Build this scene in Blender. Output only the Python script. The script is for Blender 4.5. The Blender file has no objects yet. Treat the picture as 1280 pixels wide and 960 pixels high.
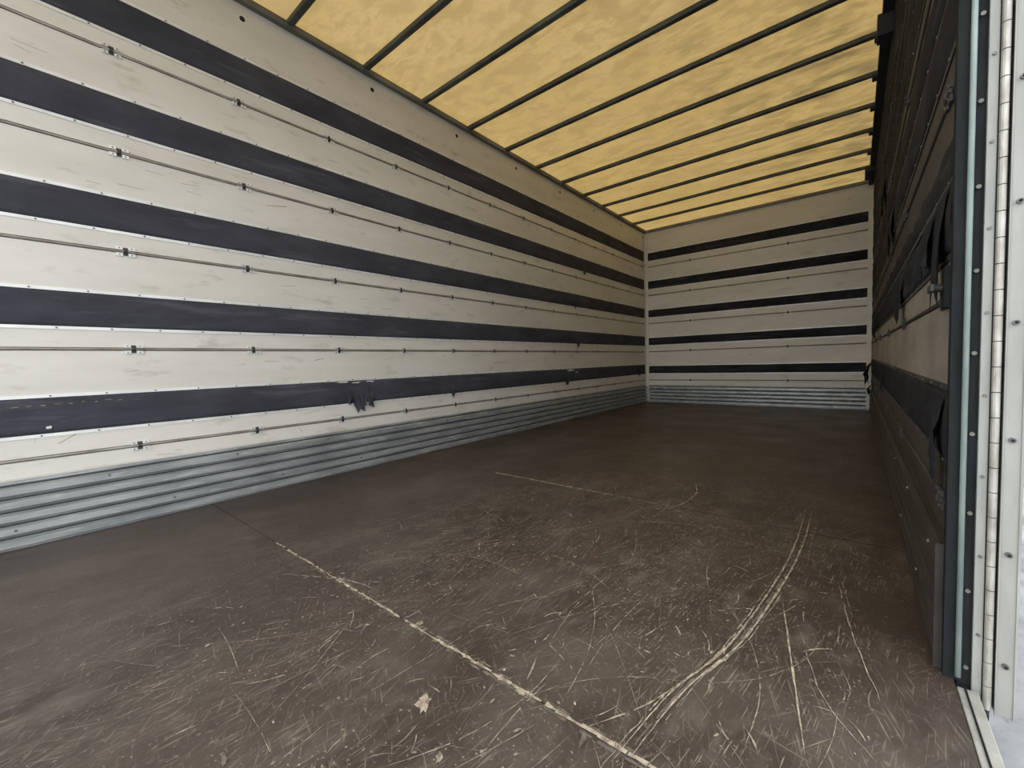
import bpy, bmesh, math, random
from mathutils import Vector, Euler, noise
random.seed(7)
W=2.478; L=5.889; H=2.425; Y0=-0.75; YP=1.096
scn=bpy.context.scene
scn.view_settings.view_transform='Standard'
scn.view_settings.look='None'

# ------------------------------------------------------------ materials
def srgb(r,g,b):
    f=lambda c:(c/255/12.92) if c/255<=.04045 else ((c/255+.055)/1.055)**2.4
    return (f(r),f(g),f(b),1)
def mat(name,c1,c2=None,scale=(4,4,4),rough=.6,metal=0,bump=0,bscale=80,c3=None,s3=(1,1,1),t3=(.55,.7),detail=6,rvar=0,thr=(.35,.65),spec=.5):
    m=bpy.data.materials.new(name);m.use_nodes=True
    nt=m.node_tree;N=nt.nodes;K=nt.links
    b=N['Principled BSDF'];b.inputs['Roughness'].default_value=rough;b.inputs['Metallic'].default_value=metal
    b.inputs['Specular IOR Level'].default_value=spec
    tc=N.new('ShaderNodeTexCoord')
    def nz(sc,seed=0,det=detail):
        mp=N.new('ShaderNodeMapping');mp.inputs['Scale'].default_value=sc;mp.inputs['Location'].default_value=(seed,seed*.7,seed*.3)
        n=N.new('ShaderNodeTexNoise');n.inputs['Scale'].default_value=1;n.inputs['Detail'].default_value=det;n.inputs['Roughness'].default_value=.6
        K.new(tc.outputs['Object'],mp.inputs[0]);K.new(mp.outputs[0],n.inputs['Vector']);return n.outputs['Fac']
    def rmp(s,a,bb):
        r=N.new('ShaderNodeMapRange');r.inputs[1].default_value=a;r.inputs[2].default_value=bb;K.new(s,r.inputs[0]);return r.outputs[0]
    def mix(fac,a,bb):
        x=N.new('ShaderNodeMix');x.data_type='RGBA';K.new(fac,x.inputs[0])
        for v,i in ((a,6),(bb,7)):
            if isinstance(v,tuple): x.inputs[i].default_value=v
            else: K.new(v,x.inputs[i])
        return x.outputs[2]
    col=c1
    if c2: 
        n1=nz(scale);col=mix(rmp(n1,*thr),c1,c2)
    if c3: col=mix(rmp(nz(s3,5),*t3),col,c3)
    if isinstance(col,tuple): b.inputs['Base Color'].default_value=col
    else: K.new(col,b.inputs['Base Color'])
    if rvar:
        r=N.new('ShaderNodeMapRange');r.inputs[1].default_value=.3;r.inputs[2].default_value=.7
        r.inputs[3].default_value=rough-rvar;r.inputs[4].default_value=rough+rvar
        K.new(nz((3,3,3),9),r.inputs[0]);K.new(r.outputs[0],b.inputs['Roughness'])
    if bump:
        bp=N.new('ShaderNodeBump');bp.inputs['Strength'].default_value=bump;bp.inputs['Distance'].default_value=.004
        K.new(nz((bscale,)*3,2,4),bp.inputs['Height']);K.new(bp.outputs[0],b.inputs['Normal'])
    return m
M={}
M['panel']=mat('cream_panel',srgb(214,211,204),srgb(202,199,190),(1.2,1.2,6),.45,0,.06,30,c3=srgb(160,153,140),s3=(5,5,16),t3=(.58,.84))
M['panel_d']=mat('shaded_panel',srgb(74,72,72),srgb(48,47,49),(2,2,5),.7,0,.1,30)  # dirty grey with the upper right wall's backlit shade painted in
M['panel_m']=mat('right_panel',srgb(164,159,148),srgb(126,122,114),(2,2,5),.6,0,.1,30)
M['panel_l']=mat('right_low_shaded_panel',srgb(74,68,62),srgb(52,47,43),(2,2,5),.6,0,.1,30)  # low right panel, its backlit shade painted into the base colour
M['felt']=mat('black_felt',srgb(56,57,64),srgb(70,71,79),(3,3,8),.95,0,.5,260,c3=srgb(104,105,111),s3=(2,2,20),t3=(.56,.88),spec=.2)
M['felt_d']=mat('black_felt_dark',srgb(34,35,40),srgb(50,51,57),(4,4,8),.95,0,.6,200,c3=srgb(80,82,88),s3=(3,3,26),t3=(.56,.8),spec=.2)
M['alu']=mat('aluminium_strip',srgb(228,229,228),srgb(204,206,206),(5,5,5),.4,.2,.05,60)
M['groove']=mat('groove_dark',srgb(122,119,112),None,rough=.8)
M['rod']=mat('rod_steel',srgb(176,172,164),srgb(132,127,118),(9,9,9),.4,.4)
M['clip']=mat('clip_dark',srgb(66,64,61),None,rough=.5,metal=.3)
M['rivet']=mat('rivet',srgb(110,110,108),None,rough=.4,metal=.5)
M['galv']=mat('galvanised_steel',srgb(172,176,177),srgb(136,141,143),(10,4,22),.38,.42,.06,40,c3=srgb(204,207,207),s3=(30,8,40),t3=(.55,.8))
M['galv_r']=mat('galvanised_shaded',srgb(64,60,57),srgb(46,42,39),(10,4,22),.7,.1,.06,40)  # right kick plate steel, colour darkened to paint in the shade there
M['galv_d']=mat('galvanised_shadow',srgb(60,64,66),None,rough=.6,metal=.3)
M['bar']=mat('roof_bar_steel',srgb(92,96,90),srgb(60,63,61),(5,5,5),.6,.2)
M['rail']=mat('roof_rail_grey',srgb(128,128,122),srgb(96,96,92),(6,3,6),.6,.3)
M['raild']=mat('roof_rail_dark',srgb(44,44,48),srgb(60,60,64),(6,3,6),.8)
M['hole']=mat('hole_black',srgb(30,30,30),None,rough=.9)
M['scr']=mat('scratch_pale',srgb(178,166,148),srgb(96,85,76),(45,45,20),.8,thr=(.38,.62))
M['scrb']=mat('scratch_bright',srgb(186,174,154),srgb(120,107,95),(60,60,20),.8,thr=(.38,.62))
M['scr2']=mat('scratch_faint',srgb(118,108,98),srgb(82,72,66),(35,35,20),.8,thr=(.38,.62))
M['seamd']=mat('seam_dark',srgb(40,34,31),None,rough=.7)
M['wscr']=mat('wall_scuff',srgb(120,112,98),None,rough=.8)
M['frame_l']=mat('frame_light',srgb(166,166,160),srgb(142,143,138),(30,30,6),.5,.1,c3=srgb(112,88,62),s3=(60,60,14),t3=(.66,.78))
M['frame_k']=mat('frame_black',srgb(24,27,29),srgb(40,44,46),(30,30,5),.8,.0,spec=.2)
M['tube']=mat('seal_tube',srgb(164,178,172),srgb(132,148,144),(30,30,8),.5)
M['hinge']=mat('hinge_steel',srgb(192,189,182),srgb(154,149,140),(60,60,20),.4,.3,c3=srgb(120,96,70),s3=(80,80,14),t3=(.62,.8))
M['door']=mat('door_panel',srgb(166,166,160),srgb(150,150,144),(20,20,4),.55,.05)
M['ground']=mat('snowy_concrete',srgb(150,152,154),srgb(112,114,117),(3,3,3),.9,0,.3,20,c3=srgb(84,86,88),s3=(9,9,9),t3=(.6,.75))
M['truck']=mat('truck_paint',srgb(60,66,76),None,rough=.4)
M['tyre']=mat('tyre_rubber',srgb(26,26,27),None,rough=.9)
M['box']=mat('truck_box_white',srgb(150,152,156),srgb(130,132,136),(1,1,1),.5)

def floor_mat():
    m=mat('phenolic_plywood',srgb(70,59,54),srgb(54,46,42),(1.6,1.2,1),.44,0,.15,120,c3=srgb(82,73,66),s3=(5,2.2,1),t3=(.48,.75),rvar=.09,spec=.45)
    nt=m.node_tree;N=nt.nodes;K=nt.links
    b=N['Principled BSDF'];src=b.inputs['Base Color'].links[0].from_socket
    tc=N.new('ShaderNodeTexCoord')
    cur=src
    def mask(seed,sc,a,bb,hi):
        mp=N.new('ShaderNodeMapping');mp.inputs['Location'].default_value=(seed,seed,0);K.new(tc.outputs['Object'],mp.inputs[0])
        mk=N.new('ShaderNodeTexNoise');mk.inputs['Scale'].default_value=sc;mk.inputs['Detail'].default_value=5;K.new(mp.outputs[0],mk.inputs['Vector'])
        mr=N.new('ShaderNodeMapRange');mr.inputs[1].default_value=a;mr.inputs[2].default_value=bb;mr.inputs[4].default_value=hi;K.new(mk.outputs['Fac'],mr.inputs[0]);return mr.outputs[0]
    # fewer marks in the deep, unworn end of the load bed
    sx=N.new('ShaderNodeSeparateXYZ');K.new(tc.outputs['Object'],sx.inputs[0])
    gy=N.new('ShaderNodeMapRange');gy.inputs[1].default_value=4.2;gy.inputs[2].default_value=1.4;gy.inputs[3].default_value=.15;K.new(sx.outputs[1],gy.inputs[0])
    gx=N.new('ShaderNodeMapRange');gx.inputs[1].default_value=.3;gx.inputs[2].default_value=1.4;gx.inputs[3].default_value=.15;K.new(sx.outputs[0],gx.inputs[0])
    gg=N.new('ShaderNodeMath');gg.operation='MULTIPLY';K.new(gy.outputs[0],gg.inputs[0]);K.new(gx.outputs[0],gg.inputs[1])
    for i,(sc,th,rot,colr,seed) in enumerate([((3.2,2.4,1),(.48,.72),.1,srgb(92,83,76),33),((330,14,1),(.60,.70),.12,srgb(144,133,118),1),((290,9,1),(.61,.72),-.30,srgb(132,121,108),4),((260,12,1),(.62,.72),.62,srgb(134,123,110),14),((9,260,1),(.64,.75),.2,srgb(126,115,103),8),((230,16,1),(.62,.72),-1.0,srgb(126,115,103),19),((130,130,1),(.63,.71),0,srgb(156,145,130),6),((60,60,1),(.63,.73),0,srgb(122,112,101),26),((20,9,1),(.50,.83),.1,srgb(110,101,93),16)]):
        mp=N.new('ShaderNodeMapping');mp.inputs['Rotation'].default_value=(0,0,rot);mp.inputs['Location'].default_value=(seed,seed,0)
        K.new(tc.outputs['Object'],mp.inputs[0])
        mp2=N.new('ShaderNodeMapping');mp2.inputs['Scale'].default_value=sc;K.new(mp.outputs[0],mp2.inputs[0])
        n=N.new('ShaderNodeTexNoise');n.inputs['Scale'].default_value=1;n.inputs['Detail'].default_value=3 if i else 9;K.new(mp2.outputs[0],n.inputs['Vector'])
        r=N.new('ShaderNodeMapRange');r.inputs[1].default_value=th[0];r.inputs[2].default_value=th[1];K.new(n.outputs['Fac'],r.inputs[0])
        mu=N.new('ShaderNodeMath');mu.operation='MULTIPLY';K.new(r.outputs[0],mu.inputs[0]);K.new(mask(i*7.3,3.0,.38,.60,.95),mu.inputs[1])
        m2=N.new('ShaderNodeMath');m2.operation='MULTIPLY';K.new(mu.outputs[0],m2.inputs[0]);K.new(gg.outputs[0],m2.inputs[1])
        x=N.new('ShaderNodeMix');x.data_type='RGBA';K.new(m2.outputs[0],x.inputs[0]);K.new(cur,x.inputs[6]);x.inputs[7].default_value=colr;cur=x.outputs[2]
    K.new(cur,b.inputs['Base Color'])
    return m
M['floor']=floor_mat()

def tarp_mat():
    m=bpy.data.materials.new('yellow_tarpaulin');m.use_nodes=True
    nt=m.node_tree;N=nt.nodes;K=nt.links;N.clear()
    o=N.new('ShaderNodeOutputMaterial');tr=N.new('ShaderNodeBsdfTranslucent');df=N.new('ShaderNodeBsdfDiffuse')
    ad=N.new('ShaderNodeAddShader');K.new(tr.outputs[0],ad.inputs[0]);K.new(df.outputs[0],ad.inputs[1]);K.new(ad.outputs[0],o.inputs[0])
    tc=N.new('ShaderNodeTexCoord')
    def nz(sc,a,b,seed,det=6,dist=.6):
        mp=N.new('ShaderNodeMapping');mp.inputs['Scale'].default_value=sc;mp.inputs['Location'].default_value=(seed,seed,0)
        K.new(tc.outputs['Object'],mp.inputs[0])
        n=N.new('ShaderNodeTexNoise');n.inputs['Scale'].default_value=1;n.inputs['Detail'].default_value=det;n.inputs['Roughness'].default_value=.65;n.inputs['Distortion'].default_value=dist;K.new(mp.outputs[0],n.inputs['Vector'])
        r=N.new('ShaderNodeMapRange');r.inputs[1].default_value=a;r.inputs[2].default_value=b;K.new(n.outputs['Fac'],r.inputs[0]);return r.outputs[0]
    def mix(f,a,b):
        x=N.new('ShaderNodeMix');x.data_type='RGBA';K.new(f,x.inputs[0])
        for v,i in ((a,6),(b,7)):
            if isinstance(v,tuple): x.inputs[i].default_value=v
            else: K.new(v,x.inputs[i])
        return x.outputs[2]
    c=mix(nz((1.5,3,1),.3,.7,1),(.178,.122,.046,1),(.158,.104,.034,1))
    c=mix(nz((26,60,1),.46,.66,4,8,.2),c,(.134,.087,.028,1))
    c=mix(nz((7,13,1),.49,.56,14,9,.2),c,(.134,.088,.030,1))
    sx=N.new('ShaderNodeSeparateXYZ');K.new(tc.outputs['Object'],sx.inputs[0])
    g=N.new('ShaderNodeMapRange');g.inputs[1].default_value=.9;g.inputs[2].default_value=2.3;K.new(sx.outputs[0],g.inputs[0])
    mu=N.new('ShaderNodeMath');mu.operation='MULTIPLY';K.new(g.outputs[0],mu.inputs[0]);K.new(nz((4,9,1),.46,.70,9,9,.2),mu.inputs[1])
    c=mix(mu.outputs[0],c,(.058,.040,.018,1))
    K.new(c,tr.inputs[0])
    df.inputs[0].default_value=(.52,.46,.32,1)
    return m
M['tarp']=tarp_mat()

# ------------------------------------------------------------ mesh builder
class B:
    def __init__(s,f=None): s.v=[];s.fc=[];s.mi=[];s.mats=[];s.f=f or (lambda a,b,c:(a,b,c))
    def m(s,k):
        if k not in s.mats: s.mats.append(k)
        return s.mats.index(k)
    def add(s,vs,fs,k):
        o=len(s.v);s.v+= [s.f(*v) for v in vs];i=s.m(k)
        for f in fs: s.fc.append([o+a for a in f]);s.mi.append(i)
    def box(s,a0,a1,b0,b1,c0,c1,k):
        vs=[(a,b,c) for a in(a0,a1) for b in(b0,b1) for c in(c0,c1)]
        s.add(vs,[(0,1,3,2),(4,6,7,5),(0,4,5,1),(2,3,7,6),(0,2,6,4),(1,5,7,3)],k)
    def extr(s,prof,a0,a1,k,n=1,wig=0,seed=0):
        P=len(prof);vs=[];fs=[]
        for i in range(n+1):
            a=a0+(a1-a0)*i/n
            for j,(b,c) in enumerate(prof):
                w=wig*noise.noise(Vector((a*6,j*1.7+seed,seed))) if wig else 0
                w2=wig*noise.noise(Vector((a*2.1,j*.4+seed+9,seed)))*.8 if wig else 0
                vs.append((a,b+w+w2,c+(w*.5)))
        for i in range(n):
            for j in range(P-1):
                fs.append((i*P+j,(i+1)*P+j,(i+1)*P+j+1,i*P+j+1))
        s.add(vs,fs,k)
    def cyl(s,p0,p1,r,k,n=10):
        p0=Vector(p0);p1=Vector(p1);d=(p1-p0).normalized();u=d.orthogonal().normalized();w=d.cross(u)
        vs=[];
        for p in(p0,p1):
            for i in range(n):
                a=2*math.pi*i/n;vs.append(tuple(p+u*r*math.cos(a)+w*r*math.sin(a)))
        fs=[(i,(i+1)%n,n+(i+1)%n,n+i) for i in range(n)]+[tuple(range(n)),tuple(range(n,2*n))]
        s.add(vs,fs,k)
    def obj(s,name,parent=None,smooth=False,bev=0,recalc=True):
        me=bpy.data.meshes.new(name);me.from_pydata(s.v,[],s.fc)
        for k in s.mats: me.materials.append(M[k])
        for p,i in zip(me.polygons,s.mi): p.material_index=i;p.use_smooth=smooth
        bm=bmesh.new();bm.from_mesh(me)
        if recalc: bmesh.ops.recalc_face_normals(bm,faces=bm.faces)
        else:
            bm.normal_update()
            for fa in bm.faces:
                if fa.normal.z<0: fa.normal_flip()
        bm.to_mesh(me);bm.free()
        o=bpy.data.objects.new(name,me);bpy.context.collection.objects.link(o)
        if parent: o.parent=parent
        if bev:
            md=o.modifiers.new('b','BEVEL');md.width=bev;md.segments=2;md.limit_method='ANGLE'
        return o

STR=[(.403,.537),(.804,.937),(1.198,1.330),(1.597,1.735),(1.990,2.130)]
RODS=[.3154,.718,1.1167,1.5154,1.9136]
KT=.238
def build_wall(name,f,s0,s1,clip0,clipd,pm=lambda z:'panel',shrink=0,feltd=.010,alu='alu',topm='panel',thick=.04,wig=.003,felt='felt',galv='galv',galvd='galv_d',tab='alu',rod='rod'):
    b=B(f);b.box(s0,s1,0,H+.0,-thick,0,pm(.5));w=b.obj(name)
    p=B(f)
    strs=[(a+shrink*.3,c-shrink) for a,c in STR]
    zs=[KT]+[e for st in strs for e in st]+[H-.03]
    for i in range(0,len(zs),2):
        za,zb=zs[i],zs[i+1]
        if i//2<5:
            zr=RODS[i//2]
            p.box(s0,s1,za+.012,zr-.007,0,.006,pm(za));p.box(s0,s1,zr+.007,zb-.012,0,.006,pm(za))
            p.box(s0,s1,zr-.007,zr+.007,-.001,.002,'groove')
        else:
            p.box(s0,s1,za+.012,zb,0,.006,topm)
        if i>0: p.box(s0,s1,za+.0,za+.012,0,.009,alu)
        if i//2<5: p.box(s0,s1,zb-.012,zb,0,.009,alu)
    p.obj('panels',w)
    t=B(f)
    for i,(a,c) in enumerate(strs):
        h=c-a;prof=[(a,0),(a+.002,feltd*.8),(a+h*.12,feltd),(a+h*.35,feltd*1.15),(a+h*.65,feltd*1.15),(a+h*.88,feltd),(c-.002,feltd*.8),(c,0)]
        t.extr(prof,s0,s1,felt,n=int((s1-s0)/.03),wig=wig,seed=i*3.3+s1)
    t.obj('felt_strips',w,smooth=True)
    r=B(f)
    for zi,z in enumerate(RODS):
        r.cyl((s0,z,.0065),(s1,z,.0065),.0042,rod,8)
        k=clip0
        while k<s1-.05:
            if k>s0+.05:
                jk=k+random.uniform(-.004,.004)
                r.box(jk-.024,jk+.024,z-.016,z+.016,.005,.0085,'clip')
                for dx in(-.019,.019):
                    for dz in(-.013,.013):
                        r.box(jk+dx-.0105,jk+dx+.0105,z+dz-.0065,z+dz+.0065,.008,.0125,tab)
                        r.cyl((jk+dx,z+dz,.0125),(jk+dx,z+dz,.0145),.0028,'rivet',6)
                r.cyl((jk-.030,z,.010),(jk+.030,z,.010),.0050,rod,8)
                r.cyl((jk-.006,z,.010),(jk+.006,z,.010),.008,'clip',8)
            k+=clipd
    r.obj('lashing_rods',w)
    v=B(f)
    rows=[e for a,c in strs for e in(a-.006,c+.006)]
    for ri,z in enumerate(rows):
        s=s0+.07+.03*(ri%3)
        while s<s1:
            v.cyl((s,z,.008),(s,z,.0115),.0035,'rivet',6);s+=.152
    v.obj('rivets',w)
    g=B(f);prof=[(0,.012)];n=5;hh=(KT-.004)/n
    for i in range(n):
        z=i*hh
        prof+=[(z+.004,.012),(z+.010,.024),(z+hh-.014,.024),(z+hh-.008,.012),(z+hh-.0045,.006)]
    prof+=[(KT-.002,.012),(KT+.004,.012),(KT+.006,0)]
    g.extr(prof,s0,s1,galv)
    for i in range(n):
        g.box(s0,s1,i*hh+hh-.0085,i*hh+hh-.002,.006,.0105,galvd)
    s=s0+.1
    while s<s1:
        g.cyl((s,KT-.024,.024),(s,KT-.024,.0275),.005,'rivet',8)
        g.cyl((s+.2,hh*1.5,.024),(s+.2,hh*1.5,.0275),.005,'rivet',8);s+=.45
    g.obj('kick_plate',w)
    return w

fl=lambda s,z,d:(d,s,z)
fb=lambda s,z,d:(s,L-d,z)
fr=lambda s,z,d:(W-d,s,z)
wl=build_wall('wall_left',fl,Y0,L,.35-.4506*2,.4506)
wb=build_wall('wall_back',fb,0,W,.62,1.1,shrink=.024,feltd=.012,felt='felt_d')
wr=build_wall('wall_right',fr,YP+.03,L,YP+.12,.9012,pm=lambda z:'panel_d' if z>.9 else ('panel_m' if z>.5 else 'panel_l'),alu='panel_d',topm='panel_d',feltd=.012,wig=.008,felt='felt_d',galv='galv_r',galvd='felt_d',tab='panel_d',rod='panel_d')  # trim, clips and rods here reuse the panel colour with shade painted in

b=B(fl)
y=.84-.71
while y<L:
    b.cyl((y,2.325,.0055),(y,2.325,.0075),.013,'hole',12);b.cyl((y,2.325,.0055),(y,2.325,.0065),.017,'alu',14);y+=.71
b.obj('rail_holes',wl)
b=B(fl)
for (s,z,ln,dz) in [(1.55,.905,.28,.01),(1.62,.895,.2,-.012),(1.70,.88,.1,-.02),(.12,.36,.05,.03),(.9,1.45,.1,.02),(2.6,.62,.2,.01),(1.1,.66,.06,.01),(2.9,1.05,.12,.03),(1.0,.30,.02,-.03),(.06,.37,.01,.03)]:
    b.add([(s,z,.0065),(s+ln,z+dz,.0065),(s+ln,z+dz+.003,.0065),(s,z+.002,.0065)],[(0,1,2,3)],'wscr')
RW=random.Random(11)
for _ in range(110):
    i=RW.randrange(5);za=([KT]+[c for a,c in STR])[i]+.02;zb=STR[i][0]-.02
    s=RW.uniform(-.2,5.6);z=RW.uniform(za,zb);ln=RW.uniform(.01,.09);dz=RW.uniform(-.01,.01)
    if abs(z-RODS[i])<.025: continue
    b.add([(s,z,.0064),(s+ln,z+dz,.0064),(s+ln,z+dz+.0012,.0064),(s,z+.0015,.0064)],[(0,1,2,3)],'wscr')
b.obj('wall_scuffs',wl)

def flap(b,s,z,w,h,out,seed,k='felt'):
    rnd=random.Random(seed);n=7;vs=[];fs=[]
    for i in range(n+1):
        for j in range(5):
            u=i/n-.5;t=j/4
            ww=w*(1-.55*t)*(1+.4*rnd.uniform(-1,1)*t)
            vs.append((s+u*ww+.25*w*t*rnd.uniform(-1,1)*.4,z-h*t*(.7+.5*rnd.random()),.014+out*math.sin(t*2.2)*(1+.5*rnd.uniform(-1,1))))
    for i in range(n):
        for j in range(4): fs.append((i*5+j,(i+1)*5+j,(i+1)*5+j+1,i*5+j+1))
    b.add(vs,fs,k)
b=B(fl)
for a in [(1.36,.50,.13,.14,.022,1),(1.43,.46,.06,.08,.018,2),(1.30,.47,.05,.07,.015,9),(2.12,.47,.05,.09,.015,3),(3.7,.50,.10,.11,.02,4),(3.95,.84,.08,.07,.015,5),(5.6,.47,.1,.08,.015,6),(3.9,1.25,.06,.07,.015,7),(4.1,1.66,.08,.09,.015,8)]: flap(b,*a)
b.obj('torn_felt',wl,smooth=True)
b=B(fl)
def patch(s,z,w_,h_,k='panel'):
    vs=[(s+w_*.5*math.cos(t)*(1+.4*random.uniform(-1,1)),z+h_*math.sin(t)*(1+.6*random.uniform(-1,1)),.0145) for t in [i*2*math.pi/12 for i in range(12)]]
    b.add(vs,[tuple(range(12))],k)
for q in [(1.34,.525,.07,.005),(1.26,.532,.07,.004),(1.44,.528,.05,.004),(1.38,.41,.03,.008),(3.80,.522,.13,.010),(3.93,.50,.06,.007),(.10,.427,.015,.006)]: patch(*q)
for i in range(9): patch(.02+.035*i,.508+.0012*i*(1 if i%2 else .4),random.uniform(.010,.022),.0018,'wscr')
b.obj('felt_holes',wl)
b=B(fr)
for i,(s,z,w_,h_,o_) in enumerate([(1.25,.93,.16,.22,.008),(1.42,.92,.14,.12,.010),(2.2,.90,.2,.16,.012),(1.22,.52,.10,.16,.010),(2.8,1.3,.25,.22,.012),(3.4,.52,.2,.14,.012),(5.5,.52,.25,.2,.05),(5.5,.30,.12,.1,.03),(4.4,.9,.3,.16,.02),(3.6,1.7,.3,.2,.015)]):
    flap(b,s,z,w_,h_,o_,i+50,'felt_d')
b.obj('torn_felt',wr,smooth=True)
b=B(fr)
for (a,c) in [(1.345,1.49),(1.75,1.88),(2.15,2.40),(.945,1.02)]:
    b.extr([(a,0.004),(a+.01,.010),((a+c)/2,.012),(c-.01,.010),(c,.004)],YP+.03,L,'felt_d',n=120,wig=.012,seed=a)
b.obj('felt_sheets',wr,smooth=True)
b=B(fr)
b.box(1.17,1.21,.70,.78,.006,.016,'frame_k');b.cyl((1.19,.74,.016),(1.19,.74,.034),.008,'clip',12);b.box(1.165,1.215,.733,.747,.030,.036,'clip')
b.obj('latch_bracket',wr,bev=.001)

for nm,left in (('trim_corner_left',1),('trim_corner_right',0)):
    b=B()
    s=1 if left else -1
    xa=.012 if left else W-.012
    b.box(min(xa,xa+s*.006),max(xa,xa+s*.006),L-.055,L-.012,.0,H-.05,'panel')
    b.box(min(xa,xa+s*.04),max(xa,xa+s*.04),L-.018,L-.0125,.0,H-.05,'panel')
    b.obj(nm)

# ------------------------------------------------------------ floor
b=B();b.box(-.04,W,Y0,L+.04,-.03,0,'floor');fo=b.obj('floor')
b=B()
ZC=[.0004]
def nz_():
    ZC[0]+=1.2e-6;return ZC[0]
def seam(y,x0,x1,wd,k,dens):
    x=x0
    while x<x1:
        ln=random.uniform(.006,.03)
        if random.random()<dens:
            w0=wd*random.uniform(.2,1.3);w1=wd*random.uniform(.2,1.3);o=random.uniform(-.0015,.0015);zf=nz_()
            b.add([(x,y+o-w0/2,zf),(x+ln,y+o-w1/2,zf),(x+ln,y+o+w1/2,zf),(x,y+o+w0/2,zf)],[(0,1,2,3)],k)
        x+=ln*.97
def line(x0,x1,y,w,k,z=.0003): b.add([(x0,y-w/2,z),(x1,y-w/2,z),(x1,y+w/2,z),(x0,y+w/2,z)],[(0,1,2,3)],k)
for y in (.586,1.735,2.96,4.18,5.40): line(0,W,y,.0035,'seamd')
seam(.594,1.1,2.1,.007,'scr2',.6);seam(.578,.9,2.1,.007,'scr2',.5)
seam(.586,.74,1.84,.0075,'scrb',.92);seam(.588,1.86,2.13,.009,'scrb',.97)
seam(.588,.5,.75,.004,'scr2',.5);seam(.588,2.1,2.46,.004,'scr2',.5)
seam(1.735,.76,1.35,.011,'scrb',.95);seam(1.735,1.35,1.75,.008,'scr',.9);seam(2.96,1.0,1.8,.005,'scr2',.4)
def poly(pts,w,k,jit=.0015,brk=.1,taper=True):
    n=len(pts);out=[]
    for i in range(n-1):
        p0=Vector(pts[max(i-1,0)]);p1=Vector(pts[i]);p2=Vector(pts[i+1]);p3=Vector(pts[min(i+2,n-1)])
        st=max(2,int((p2-p1).length/.015))
        for j in range(st):
            t=j/st
            out.append(.5*((2*p1)+(p2-p0)*t+(2*p0-5*p1+4*p2-p3)*t*t+(3*p1-p0-3*p2+p3)*t**3))
    out.append(Vector(pts[-1]))
    m=len(out);vs=[];fs=[];z=nz_()
    for i,p in enumerate(out):
        d=(out[min(i+1,m-1)]-out[max(i-1,0)]);d=d.normalized() if d.length>0 else Vector((1,0));nn=Vector((-d.y,d.x))
        ww=w*random.uniform(.5,1.2)*(min(1,4*min(i,m-1-i)/m+.15) if taper else 1)
        o=nn*random.uniform(-jit,jit)
        a=p+o+nn*ww/2;c=p+o-nn*ww/2;vs+=[(a.x,a.y,z),(c.x,c.y,z)]
    for i in range(m-1):
        if random.random()>brk: fs.append((2*i,2*i+1,2*i+3,2*i+2))
    b.add(vs,fs,k)
R=random.Random(3)
def rnd_scr(n,xr,yr,lr,wr_,k,spread):
    for _ in range(n):
        x=R.uniform(*xr);y=R.uniform(*yr);a=R.gauss(math.pi/2-.15,spread) if R.random()<.65 else R.uniform(0,math.pi)
        l=R.uniform(*lr);c=R.uniform(-.3,.3)
        p=[(x,y)]
        for i in range(3):
            a2=a+c*i;p.append((p[-1][0]+math.cos(a2)*l/3,p[-1][1]+math.sin(a2)*l/3))
        if all(.05<q[0]<W-.05 and q[1]<5.7 for q in p): poly(p,R.uniform(*wr_),k,brk=.08,jit=.0003)
rnd_scr(300,(.7,2.40),(.0,3.4),(.03,.35),(.0010,.0030),'scr2',.5)
rnd_scr(90,(.3,1.4),(-.1,2.6),(.05,.40),(.0010,.0024),'scr2',.5)
rnd_scr(340,(1.0,2.38),(.1,2.8),(.012,.08),(.0010,.0036),'scr',.55)
rnd_scr(110,(1.0,2.38),(.1,2.2),(.10,.50),(.0009,.0020),'scr',.45)
arc=[(2.205,1.976),(2.205,1.65),(2.190,1.358),(2.148,.989),(2.093,.779),(2.066,.587)]
poly([(x-.009,y-.03) for x,y in arc[1:]],.008,'scr2',brk=.2);poly([(x-.030,y-.06) for x,y in arc[2:]],.003,'scr',brk=.1)
poly(arc,.0058,'scrb',brk=0,jit=.0005);poly([(x-.020,y-.03) for x,y in arc],.0048,'scrb',brk=0,jit=.0005);poly([(x+.012,y+.03) for x,y in arc[2:]],.002,'scr',brk=.2)
poly([(2.10,.85),(2.05,.70),(1.98,.58)],.003,'scr',jit=.0005)
poly([(2.196,1.20),(2.24,.95),(2.275,.75)],.0038,'scrb',jit=.0005,brk=0)
poly([(2.24,1.10),(2.29,.90),(2.36,.80)],.0022,'scr',brk=.1)
poly([(2.30,1.4),(2.33,1.15),(2.37,.95)],.0026,'scr',brk=.05)
poly([(1.62,1.62),(1.75,1.72),(1.78,1.95),(1.72,2.15)],.0045,'scrb',brk=.0)
poly([(1.60,1.45),(1.8,1.55),(2.0,1.62)],.0035,'scr',brk=.0)
poly([(1.0,.50),(1.2,.60),(1.32,.62)],.003,'scr',brk=.0)
poly([(1.9,1.0),(2.0,1.15),(2.05,1.2)],.004,'scr2')
def blob(x,y,r,k,el=1.6,a0=None):
    n=16;a0=R.uniform(0,3) if a0 is None else a0
    vs=[];z=nz_()
    for i in range(n):
        t=i*2*math.pi/n;u=r*el*math.cos(t)*(1+.45*R.uniform(-1,1));v=r*math.sin(t)*(1+.45*R.uniform(-1,1))
        vs.append((x+u*math.cos(a0)-v*math.sin(a0),y+u*math.sin(a0)+v*math.cos(a0),z))
    b.add(vs,[tuple(range(n))],k)
blob(1.727,.453,.012,'scrb');blob(1.83,.40,.005,'scr');blob(1.80,.585,.006,'scrb');blob(1.53,.60,.006,'scrb');blob(1.85,.58,.006,'scr')
for _ in range(480): blob(R.uniform(1.0,2.4),R.uniform(.2,2.8),R.uniform(.0008,.0028),'scr',R.uniform(1,3))
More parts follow.
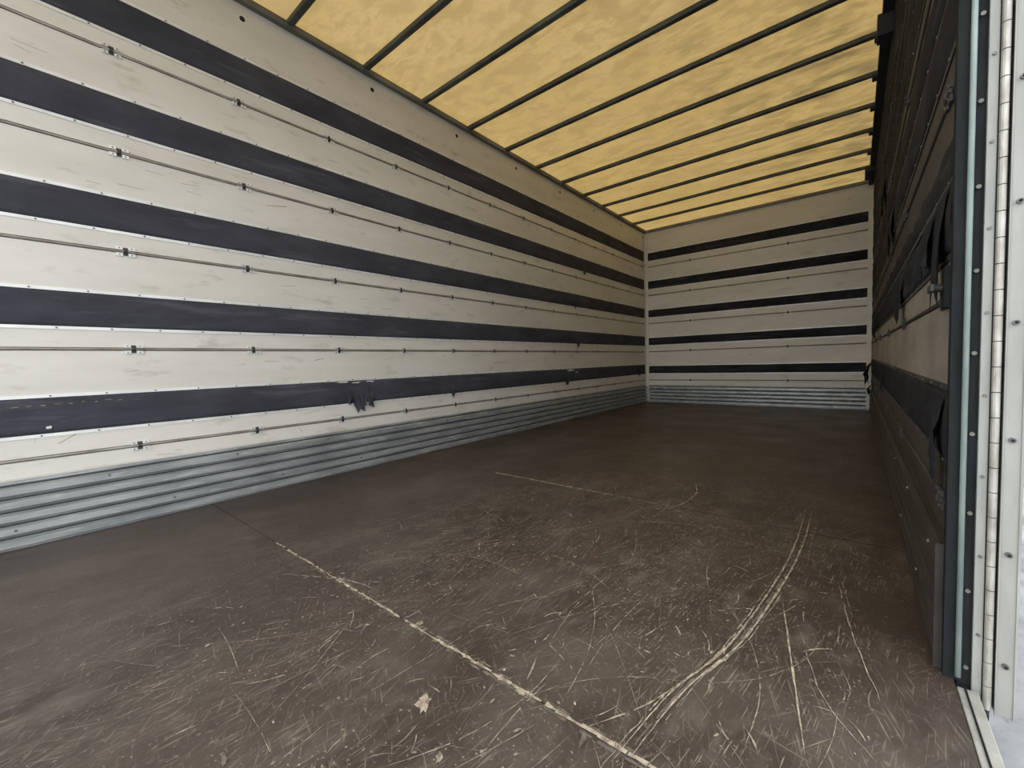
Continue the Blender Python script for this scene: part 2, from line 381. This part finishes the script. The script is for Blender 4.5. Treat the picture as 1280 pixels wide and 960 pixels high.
for _ in range(140): blob(R.uniform(.5,2.4),R.uniform(.1,3),R.uniform(.002,.005),'scr2',R.uniform(1,3))
b.obj('floor_scratches',fo,recalc=False)
b=B();b.box(W+.001,W+.028,Y0,YP-.02,-.14,.002,'frame_l');b.box(W+.028,W+.034,Y0,YP-.02,-.14,-.02,'frame_l')
b.box(W+.010,W+.013,Y0,YP-.02,.002,.005,'frame_k')
b.obj('trim_sill_right',bev=.0015)

# ------------------------------------------------------------ ceiling
nx,ny=24,190
bars=[y for y in [1.053-.4375*3+.4375*i for i in range(15)] if y<L-.03]
vs=[];fs=[]
for i in range(ny+1):
    y=Y0+(L+.04-Y0)*i/ny
    ph=((y-bars[0])/.4375)%1
    for j in range(nx+1):
        x=-.03+(W+.06)*j/nx
        sag=.010*math.sin(math.pi*ph)*(1+.5*noise.noise(Vector((x*1.5,y*1.5,0))))
        vs.append((x,y,H+.006+sag+.007*noise.noise(Vector((x*4,y*5,3)))*min(1,math.sin(math.pi*ph)*2)))
for i in range(ny):
    for j in range(nx): fs.append((i*(nx+1)+j,i*(nx+1)+j+1,(i+1)*(nx+1)+j+1,(i+1)*(nx+1)+j))
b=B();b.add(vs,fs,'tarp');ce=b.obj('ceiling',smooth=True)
b=B()
for y in bars:
    b.box(.005,W-.005,y-.016,y+.016,H-.028,H-.001,'bar')
    b.box(.02,.05,y-.028,y+.028,H-.040,H-.026,'rail')
    b.box(W-.08,W-.02,y-.03,y+.03,H-.05,H-.026,'raild')
b.obj('roof_bars',ce,bev=.004)
b=B()
b.box(.0,.035,Y0,L,H-.034,H-.002,'rail');b.box(0,W,L-.03,L,H-.034,H-.002,'rail');
b.box(W-.055,W,YP,L,H-.06,H-.002,'raild');b.box(W-.03,W+.06,Y0,YP,H-.12,H+.0,'raild')
b.box(W-.075,W,3.0,3.09,H-.16,H-.05,'raild');b.box(W-.09,W,5.3,5.55,H-.10,H-.05,'raild')
b.box(-.04,0,Y0,L+.04,H,H+.004,'rail')
b.obj('roof_rails',ce,bev=.003)

# ------------------------------------------------------------ door frame post
e=bpy.data.objects.new('door_frame_post',None);bpy.context.collection.objects.link(e)
zt=H+.12
b=B();b.box(2.464,2.482,YP+.004,YP+.029,.0,H-.06,'frame_k');b.box(2.4525,2.4645,YP+.026,YP+.0295,.0,KT+.008,'galv_r');b.box(2.482,2.524,YP+.006,YP+.06,-.10,zt,'frame_k');b.obj('post_body',e)
b=B();b.cyl((2.4825,YP-.002,.01),(2.4825,YP-.002,zt),.0042,'tube',14);b.obj('seal_tube',e,smooth=True)
b=B();b.box(2.500,2.5125,YP-.002,YP+.006,-.05,zt,'frame_l');b.obj('post_flange',e,bev=.001)
b=B()
z=.03
while z<zt-.05:
    b.cyl((2.493,YP+.006,z),(2.493,YP+.001,z),.0036,'rail',10);b.cyl((2.5062,YP-.002,z+.07),(2.5062,YP-.005,z+.07),.0026,'rivet',10);z+=.145
b.obj('post_bolts',e)
b=B();z=-.03
while z<zt-.03:
    b.cyl((2.5185,YP-.007,z),(2.5185,YP-.007,z+.0425),.0056,'hinge',12);z+=.0440
b.cyl((2.5185,YP-.007,-.04),(2.5185,YP-.007,zt),.0036,'clip',8)
b.box(2.5125,2.5255,YP-.001,YP+.002,-.03,zt,'frame_k')
b.obj('piano_hinge',e)
e2=bpy.data.objects.new('door_1',None);bpy.context.collection.objects.link(e2)
b=B();b.box(2.5275,2.5505,YP-.010,YP+.75,-.035,zt+.02,'door');b.obj('leaf',e2,bev=.002)
b=B();b.box(2.5268,2.5285,YP-.013,YP-.009,-.035,zt,'frame_l');b.box(2.5485,2.5515,YP-.012,YP-.009,-.035,zt,'frame_l')
z=.06
while z<zt:
    b.cyl((2.538,YP-.010,z),(2.538,YP-.015,z),.0044,'rivet',12);b.cyl((2.538,YP-.015,z),(2.538,YP-.017,z),.0024,'hole',8);z+=.2
b.obj('leaf_bolts',e2)

# ------------------------------------------------------------ outside
b=B();b.box(-30,40,-30,60,-1.2,-1.15,'ground');b.obj('ground')
e=bpy.data.objects.new('parked_truck',None);bpy.context.collection.objects.link(e)
x0,y0,g=4.1,9.5,-1.15
b=B();b.box(x0,x0+7,y0,y0+2.5,g+1.15,g+3.6,'box');b.obj('cargo_box',e,bev=.03)
b=B();b.box(x0+7.2,x0+9.2,y0,y0+2.5,g+.6,g+3.2,'truck');b.box(x0+8.3,x0+9.22,y0-.01,y0+2.51,g+1.9,g+2.7,'hole');b.obj('cab',e,bev=.12)
b=B();b.box(x0,x0+9,y0+.4,y0+2.1,g+.8,g+1.14,'frame_k');b.box(x0+2.6,x0+5.2,y0,y0+.1,g+.45,g+1.0,'truck');b.obj('chassis',e,bev=.01)
b=B()
for wx in (x0+.75,x0+1.9,x0+7.9):
    for wy in (y0,y0+2.2):
        b.cyl((wx,wy,g+.5),(wx,wy+.3,g+.5),.5,'tyre',32);b.cyl((wx,wy-.01,g+.5),(wx,wy+.31,g+.5),.27,'rail',24)
b.obj('wheels',e)

# ------------------------------------------------------------ world
w=bpy.data.worlds.new('overcast');scn.world=w;w.use_nodes=True
bg=w.node_tree.nodes['Background'];bg.inputs[0].default_value=(.95,.98,1,1);bg.inputs[1].default_value=3.05

c=bpy.data.objects.new('camera',bpy.data.cameras.new('camera'));bpy.context.collection.objects.link(c)
c.location=(2.3285,0,.6164);c.rotation_euler=Euler((1.5202,.0287,.6860),'XYZ')
c.data.sensor_width=36;c.data.lens=522.257*36/1280;c.data.clip_start=.02
scn.camera=c
